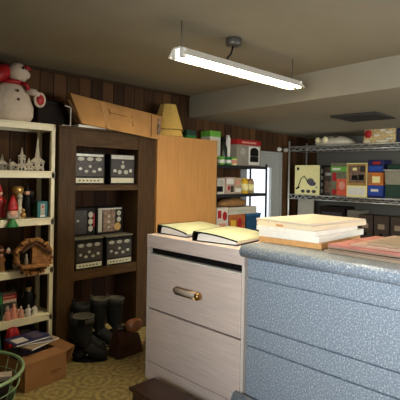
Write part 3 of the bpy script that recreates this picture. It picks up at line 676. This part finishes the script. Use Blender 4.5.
house('tall narrow white ceramic clock tower in the village', 1.515, 3.50, Z[1], .05, .05, .115, .02, CERAM, .05)
house('small white ceramic chapel between the tower and the big church', 1.572, 3.50, Z[1], .05, .05, .045, .035, CERAM, .03)
house('big white ceramic church with the tallest steeple in the village', 1.660, 3.535, Z[1], .095, .09, .075, .05, CERAM, .15)
b = B(CERAM2)
b.lathe([(.022, 0), (.018, .02), (.008, .04), (.004, .085)], n=10); tag(b.build('ceramic_tree', loc=(1.412, 3.48, Z[1]+.0005)), 'slim grey ceramic tree in front of the village cottage', 'ceramic tree')
b = B(CERAM2); b.lathe([(.024, 0), (.022, .03), (.014, .06), (.005, .10)], n=10); tag(b.build('ceramic_tree', loc=(1.70, 3.62, Z[1]+.0005)), 'pointed grey ceramic tree right of the big church', 'ceramic tree')

def figurine(label, x, y, z, h, coat, head, hat, trim=None, name='figurine', g='figurines on the ivory shelf', hat_h=.2, wid=.16, rz=-.4, arms=True, beard=None):
    t = thing(name, label, 'figurine', (x, y, z+.0005), rz, g)
    B(coat).lathe([(wid*h*1.05, 0), (wid*h*1.1, h*.03), (wid*h*.95, h*.25), (wid*h*.75, h*.5), (wid*h*.5, h*.64), (wid*h*.25, h*.68)], n=16, sy=.8).build('body', t)
    hd = B(head); hd.ball((0, -h*.01, h*.735), h*.085, n=12); hd = hd.build('head', t)
    B(hat).lathe([(h*.085, h*.775), (h*.082, h*.80), (h*.045, h*(.80+hat_h*.6)), (h*.006, h*(.80+hat_h))], n=12).build('hat', t)
    if beard: B(beard).lathe([(.002, h*.56), (h*.05, h*.62), (h*.07, h*.70), (h*.05, h*.74)], (0, -h*.04, 0), 10, sy=.7).build('beard', t)
    if arms:
        for s_ in (-1, 1): B(coat).tube([(s_*wid*h*.5, 0, h*.62), (s_*wid*h*1.0, -h*.04, h*.48), (s_*wid*h*.75, -h*.12, h*.40)], [h*.04, h*.038, h*.03], 8).build('arm', t)
    if trim: B(trim).tube([(wid*h*1.1*math.cos(q), wid*h*.88*math.sin(q), h*.03) for q in [k*2*PI/14 for k in range(14)]], h*.02, 6, closed=True).build('trim', t)
    return t
y = 3.5
# elf over the shelf lip
t = thing('elf_ornament', 'red hatted bearded elf with green skirt hanging over the shelf edge', 'ornament', (1.405, 3.394, Z[2]-.055), 0)
B(GREEN).lathe([(.044, 0), (.046, .006), (.02, .055), (.012, .062)], n=14, sy=.45).build('skirt', t)
B(SKIN).ball((0, .0, .11), .034, sy=.6).build('face', t)
B(M('grey_beard', (200, 184, 164), .9)).lathe([(.005, .058), (.04, .075), (.044, .10), (.036, .12)], (0, .004, 0), 14, sy=.4).build('beard', t)
B(RED).lathe([(.04, .128), (.042, .14), (.03, .19), (.006, .245)], n=14, sy=.55).build('hat', t)
B(RED).tube([(0, .01, .06), (0, .03, .058)], .012, 8).build('hook', t)
figurine('red and green figurine at the left end of the middle ornament shelf', 1.345, 3.50, Z[2], .27, RED, SKIN, RED, GREEN)
t = thing('trophy', 'gold and cream pillar ornament with kneeling figure at its foot', 'ornament', (1.492, 3.52, Z[2]+.0005))
B(GOLD).lathe([(.045, 0), (.045, .012), (.03, .03), (.022, .06), (.02, .16), (.03, .19), (.044, .2), (.046, .235), (.03, .25)], n=18).build('pillar', t)
B(CERAM).ball((-.005, -.05, .175), .022).lathe([(.035, .0), (.03, .05), (.016, .10), (.02, .155)], (-.005, -.05, 0), 12).build('angel', t)
B(GOLD).ball((.012, -.075, .03), .024, sz=1.0).ball((.014, -.077, .066), .014).build('kneeling_figure', t)
figurine('black coated caroler figurine in tall dark hat beside the teal box', 1.582, 3.55, Z[2], .27, BLACK, SKIN, BLACK, DARK, hat_h=.2, wid=.165)
carton('carton', 'teal box with a small santa picture at the right of the shelf', 'box', (1.662, 3.44, Z[2]+.0005), .085, .09, .13, TEAL, [(OV, 'r', .3, .72, .12, .85), (RED, 't', .4, .64, .6, .8), (SKIN, 'o', .44, .6, .5, .62), (WHITE, 'r', .25, .75, .06, .16)], side=[(DGREEN, -1, 0, 1, 0, 1)])
b = B(CLEAR); b.lathe([(.025, 0), (.03, .004), (.006, .02), (.006, .10), (.03, .13), (.036, .20), (.038, .21)], n=18)
tag(b.build('glass_goblet', loc=(1.655, 3.62, Z[2]+.0005)), 'clear glass goblet behind the teal box', 'goblet')
# fourth shelf
figurine('small brown robed nativity figurine at the left end of its shelf', 1.362, 3.49, Z[3], .17, BARK, SKIN, BARKD, hat_h=.1)
figurine('dark figurine with a round white hat beside the bark nativity', 1.428, 3.52, Z[3], .19, BLACK, SKIN, WHITE, hat_h=.1, wid=.17)
figurine('reddish brown figurine standing between two others by the nativity', 1.40, 3.585, Z[3], .20, BARKD, SKIN, BARKD, hat_h=.12)
t = thing('nativity_stable', 'octagonal bark nativity stable leaning on the front of the shelf', 'nativity', (1.558, 3.352, .655), -.12)
R_ = .148; ctr = .142
def octo(r, k): return (r*math.cos(PI/8+k*PI/4), ctr+r*math.sin(PI/8+k*PI/4))
b = B(BARK)
for k in range(8):
    a0, a1 = octo(R_, k), octo(R_, k+1); c0, c1 = octo(R_*.80, k), octo(R_*.80, k+1)
    b.prism([a0, a1, c1, c0], 1, 0, .05)
for k in range(70):
    q = random.random()*2*PI; rr = R_*(.80+.16*random.random()); b.use(BARK if k % 3 else BARKD).ball((rr*math.cos(q), 0, ctr+rr*math.sin(q)), .008+.008*random.random(), sy=.7, n=6)
b.build('bark_frame', t)
B(BARK).prism([octo(R_*.82, k) for k in range(8)], 1, .042, .052).build('back_board', t)
def beam(x0, z0, x1, z1, th): return [(x0, -.045, z0), (x0, .042, z0), (x0, .042, z0-th), (x0, -.045, z0-th), (x1, -.045, z1), (x1, .042, z1), (x1, .042, z1-th), (x1, -.045, z1-th)]
B(BARKD).hull8(beam(-.10, ctr+.055, -.005, ctr+.122, .016)).hull8(beam(-.005, ctr+.122, .122, ctr+.032, .016)).build('roof', t)
b = B(BARK); b.prism([(-.02, ctr-.055), (.105, ctr-.055), (.105, ctr+.028), (-.005, ctr+.105), (-.02, ctr+.09)], 1, -.02, .042)
for k in range(7): b.use(BARKD).box(-.02, .104, -.0215, -.02, ctr-.048+k*.016, ctr-.045+k*.016) if k < 5 else b.box(-.02, .06, -.0215, -.02, ctr-.048+k*.016, ctr-.045+k*.016)
b.build('plank_wall', t)
B(DARK).box(-.105, -.024, .034, .042, ctr-.055, ctr+.05).build('doorway_shade', t)  # dark sheet paints the shade inside the stable opening
B(BARK).box(-.105, .108, -.045, .05, ctr-.08, ctr-.055, .006).build('ledge', t)
B(CERAM2).lathe([(.016, 0), (.013, .05), (.007, .06), (.011, .072), (.003, .084)], (-.062, -.01, ctr-.055), 10).build('holy_figure', t)
# fifth shelf
carton('carton', 'dark green carton at the left end of the bottom ornament shelf', 'box', (1.335, 3.47, Z[4]+.0005), .08, .14, .21, DGREEN, [(GREEN, 'r', .1, .9, .6, .9), (BLACK, 'r', .2, .8, .2, .5)])
carton('carton', 'red topped picture box behind the pink figurines', 'box', (1.442, 3.53, Z[4]+.0005), .12, .08, .18, M('red_white_carton', (196, 176, 152), .6), [(RED, 'r', 0, 1, .76, .98), (PINK, 'r', .1, .9, .83, .9), (DPRINT, 'r', .08, .95, .12, .62), (OV, 'o', .3, .55, .2, .5)], side=[(RED, -1, 0, 1, .76, 1)])
for x, yy, h, m, hat, lab in ((1.405, 3.455, .10, PINK, PINK, 'small pink angel figurine, leftmost on the bottom shelf'), (1.455, 3.465, .13, PINK, SKIN, 'pink robed angel figurine in front of the picture box'), (1.505, 3.45, .10, SKIN, WHITE, 'pale peach angel figurine in the middle of the bottom shelf'), (1.625, 3.47, .09, WHITE, BLACK, 'white figurine in black hat at the right of the gold santa'), (1.562, 3.445, .10, WHITE, WHITE, 'white snow figurine in front of the gold santa')):
    figurine(lab, x, yy, Z[4], h, m, SKIN, hat, hat_h=.12, wid=.22)
figurine('black and gold santa figurine, tallest on the bottom shelf', 1.60, 3.535, Z[4], .27, BLACK, GOLD, BLACK, GOLD, wid=.20, beard=M('grey_beard2', (170, 160, 140), .8))
b = B(VASE); b.lathe([(.025, 0), (.03, .005), (.035, .08), (.02, .14), (.03, .20)], n=18); tag(b.build('glass_vase', loc=(1.535, 3.652, Z[4]+.0005)), 'smoky glass vase behind the black and gold santa', 'vase')

# ------------------------------------------------------------------ floor: box, basket, clothes, boots
def at_(o, lab, c): return tag(o, lab, c)
t = thing('open_box', 'open brown cardboard box on the floor below the ivory shelf', 'box', (1.29, 2.875, 0), .09)
w, dd, h = .31, .36, .185
b = B(CARD2); b.box(0, w, 0, .006, 0, h).box(0, w, dd-.006, dd, 0, h).box(0, .006, .006, dd-.006, 0, h).box(w-.006, w, .006, dd-.006, 0, h).box(.006, w-.006, .006, dd-.006, 0, .006)
b.use(CARDIN).box(.19, .27, -.001, 0, .075, .085).box(.19, .25, -.001, 0, .06, .066); b.build('body', t)
b = B(CARD2); b.hull8([(0, 0, h), (0, dd, h), (.006, dd, h), (.006, 0, h), (-.03, .02, h-.11), (-.03, dd-.02, h-.11), (-.026, dd-.02, h-.112), (-.026, .02, h-.112)]); b.build('flap', t)
b = B(CARD2); b.hull8([(w-.006, .0, h), (w, 0, h), (w, dd, h), (w-.006, dd, h), (w+.052, -.02, h+.035), (w+.056, -.02, h+.031), (w+.056, dd*.75, h+.036), (w+.052, dd*.75, h+.04)]); b.build('flap', t)
b = B(CARD2); b.hull8([(w+.012, -.01, .10), (w+.016, -.01, .10), (w+.016, .14, .10), (w+.012, .14, .10), (w+.05, -.02, h+.028), (w+.054, -.02, h+.028), (w+.054, .14, h+.028), (w+.05, .14, h+.028)]); b.build('flap', t)
b = B(CARD2); b.hull8([(0, .0, h-.004), (w, .0, h-.004), (w, .006, h), (0, .006, h), (.03, .10, h+.012), (w-.03, .10, h+.012), (w-.03, .10, h+.017), (.03, .10, h+.017)]); b.build('flap', t)

def cloth(label, loc, rx, ry, h, m, seed, rz=0, cat='cloth'):
    rnd = random.Random(seed); b = B(m); n = 26
    ph = [rnd.random()*6 for _ in range(4)]
    rings = []
    for i in range(10):
        f = i/9; r = max((1-f*f)**.5, .03); zz = h*math.sin(f*PI/2)
        rings.append([(rx*r*math.cos(q)*(1+.12*math.sin(5*q+ph[0])), ry*r*math.sin(q)*(1+.12*math.sin(4*q+ph[1])), zz*(1+(.07*math.sin(3*q+ph[2]+f*5)+.05*math.sin(5*q+ph[3]))*(1-f))) for q in [2*PI*k/n for k in range(n)]])
    b.rings(rings)
    return tag(b.build('folded_cloth', loc=loc, rz=rz), label, cat, 'clothes around the open box')
cloth('crumpled mauve grey cloth heaped in the open box', (1.425, 3.12, .008), .125, .12, .235, PURP, 1)
t_ = cloth('red cloth heaped behind the open box', (1.40, 3.345, .001), .06, .05, .29, RED, 2)
cloth('teal cloth on the floor at the far left under the shelf', (1.255, 3.345, .001), .06, .05, .31, TEAL, 3)
cloth('dark cloth behind the open box under the shelf', (1.52, 3.52, .001), .16, .10, .22, DARK, 4)
for i, (x, y, zz, rz_, m, lab) in enumerate(((1.45, 3.06, .2435, .35, TAUPE, 'taupe magazine lowest of the three lying on the mauve cloth'), (1.43, 3.09, .2565, -.25, PURP, 'mauve magazine between two others on the open box'), (1.40, 3.10, .2695, .1, NAVY, 'navy magazine topmost on the open box'))):
    b = B(m); b.box(-.13, .13, -.09, .09, 0, .011, .002).use(PAPER).box(-.128, .128, -.0905, -.088, .002, .009)
    if i == 2: b.use(WHITE).box(-.11, -.02, -.06, .03, .011, .0118).use(PURP).box(.02, .1, -.05, .06, .011, .0118)
    tag(b.build('magazine', loc=(x, y, zz), rz=rz_), lab, 'magazine', 'magazines on the open box')

t = thing('basket', 'large pale green round laundry basket at the left front floor', 'basket', (.885, 2.745, 0))
rb, rt, hh = .22, .305, .30
b = B(PGREEN); b.tube([(rt*math.cos(q), rt*math.sin(q), hh) for q in [2*PI*k/40 for k in range(40)]], .010, 8, closed=True); b.build('rim', t)
b = B(PGREEN); b.lathe([(.005, 0), (rb-.005, 0), (rb+.02, .04), (rb+.045, .14), (rb+.040, .14), (rb+.014, .042), (rb-.01, .006), (.005, .006)], n=40); b.build('solid_base', t)
b = B(PGREEN); b.tube([((rb+.066)*math.cos(q), (rb+.066)*math.sin(q), .22) for q in [2*PI*k/36 for k in range(36)]], .003, 6, closed=True)
for k in range(18):
    q = 2*PI*k/18; b.tube([((rb+.04)*math.cos(q), (rb+.04)*math.sin(q), .135), (rt*math.cos(q), rt*math.sin(q), hh)], .003, 5)
b.build('wire_sides', t)
b = B(DARK); b.lathe([(.02, 0), (.19, .01), (.225, .10), (.235, .17), (.17, .215), (.02, .225)], n=24); tag(b.build('folded_cloth', loc=(.885, 2.745, .007)), 'very dark cloth filling the pale green basket', 'cloth')
b = B(TAN); b.box(-.09, .09, -.035, .035, 0, .03, .004); tag(b.build('wood_block', loc=(1.03, 2.70, .228), rz=-.5), 'tan wooden block lying in the pale green basket', 'block')
b = B(WHITE); b.ball((0, 0, .045), .045); tag(b.build('ball', loc=(.90, 2.83, .232)), 'white ball in the pale green basket', 'ball')

def boot(label, loc, rz, m, H=.40, lining=None, lean=0.0, L=.29, g=None, W=1.0):
    """toe points along local -y"""
    t = thing('boot', label, 'boot', loc, rz, g)
    b = B(m); n = 18
    path = [(.0, -.215*L/.29, .038, .030, .030), (0, -.195, .045, .044, .038), (0, -.15, .052, .05, .046), (0, -.10, .062, .05, .056), (0, -.055, .085, .047, .066)]
    rs = []
    for x, yy, zz, rx, rzv in path:
        rs.append([(x+rx*math.cos(2*PI*k/n), yy, max(.012, zz+rzv*math.sin(2*PI*k/n))) for k in range(n)])
    # foot swings up into the shaft through tilted rings
    for a, yc, zc, rx, rl in ((a, yc, zc, rx*(1+(W-1)*(a > 60)), rl*(1+(W-1)*(a > 60))) for a, yc, zc, rx, rl in ((35, -.015, .105, .05, .075), (65, .004, .14, .052, .07), (90, .01, .19, .056, .066), (90, .008, .27, .062, .072), (90, .006+lean*.5, .34, .066, .076), (90, lean, H, .068, .078))):
        ar = math.radians(a); rs.append([(rx*math.cos(2*PI*k/n), yc+rl*math.sin(2*PI*k/n)*math.sin(ar), zc+rl*math.sin(2*PI*k/n)*math.cos(ar)) for k in range(n)])
    for f_, zc in ((.93, H), (.9, H-.06)): rs.append([(.068*W*f_*math.cos(2*PI*k/n), lean+.078*W*f_*math.sin(2*PI*k/n), zc) for k in range(n)])
    b.rings(rs, cap0=True, cap1=True); b.ball((0, .02, .062), .06, sx=.85, sy=1.05, sz=.8); b.build('upper', t)
    b = B(BLACK); b.prism([(.047*math.cos(q), (-.072+.148*math.sin(q))*L/.29+.004) for q in [2*PI*k/24 for k in range(24)]], 2, 0, .018); b.build('sole', t)
    if lining: B(lining).lathe([(.062, H-.05), (.064, H+.008), (.058, H+.008), (.055, H-.05)], (0, lean, 0), 18, sx=W, sy=1.14*W).build('lining', t)
    B(lining or m).tube([(.0, lean+.074*W, H-.03), (0, lean+.078*W, H+.022), (0, lean+.066*W, H+.03), (0, lean+.062*W, H-.03)], .007, 6).build('pull_strap', t)
    return t
GB = 'black rubber boots by the bookcase'
GL = M('grey_lining', (72, 68, 58), .85, spec=.2)
boot('black rubber boot at far left of the row under the bookcase', (1.835, 3.09, 0), .9, RUBBER, .34, GL, 0, .26, W=1.22, g=GB)
boot('black rubber boot second from the left in the row under the bookcase', (1.95, 3.295, 0), .5, RUBBER, .37, None, .01, .26, g=GB)
boot('black boot third from the left, beside the brown bag', (2.105, 3.29, 0), .5, RUBBER, .385, GL, .0, .26, g=GB)
boot('black boot rightmost in the row, behind the brown bag', (2.245, 3.25, 0), .6, RUBBER, .375, GL, .0, .26, g=GB)
t = thing('leather_bag', 'dark brown leather bag on the floor left of the pale cabinet', 'bag', (2.145, 2.965, 0), .05)
b = B(LEATH); b.hull8([(-.12, -.07, 0), (.15, -.07, 0), (.15, .08, 0), (-.12, .08, 0), (-.10, -.035, .20), (.125, -.035, .155), (.125, .045, .155), (-.10, .045, .20)], .018); b.build('body', t)
b = B(LEATH); b.hull8([(-.105, -.062, .11), (-.02, -.066, .06), (-.02, -.06, .06), (-.105, -.055, .11), (-.108, -.042, .207), (.02, -.042, .183), (.02, .035, .188), (-.108, .035, .212)], .006); b.build('flap', t)
B(LEATH).tube([(-.09, 0, .20), (-.07, -.01, .245), (-.02, -.01, .235), (-.005, 0, .18)], .008, 8).build('handle', t)
b = B(COPPER)
b.tube([(-.075, 0, .045), (-.05, 0, .05), (.0, 0, .05), (.05, 0, .046), (.085, 0, .04)], [.034, .052, .055, .048, .022], 16)
tag(b.build('slipper', loc=(2.235, 2.965, .166), rz=.2), 'shiny copper brown slipper lying on the leather bag', 'slipper')

# ------------------------------------------------------------------ camera
cam = bpy.data.cameras.new('camera'); co = bpy.data.objects.new('camera', cam); COL.objects.link(co)
cam.sensor_width = 36; cam.lens = 40.5; cam.shift_y = -25/400; cam.clip_start = .05
S = 2**-.5; r = math.radians(1.0); c, s = math.cos(r), math.sin(r)
R = Vector((S, -S, 0)); U = Vector((0, 0, 1)); F = Vector((S, S, 0))
rc = c*R+s*U; uc = -s*R+c*U
co.matrix_world = Matrix(((rc.x, uc.x, -F.x, 0), (rc.y, uc.y, -F.y, 0), (rc.z, uc.z, -F.z, 1.45), (0, 0, 0, 1)))
scene.camera = co
scene.view_settings.view_transform = 'Standard'; scene.view_settings.look = 'None'
scene.view_settings.gamma = 1; scene.view_settings.use_curve_mapping = False
scene.view_settings.exposure = 0
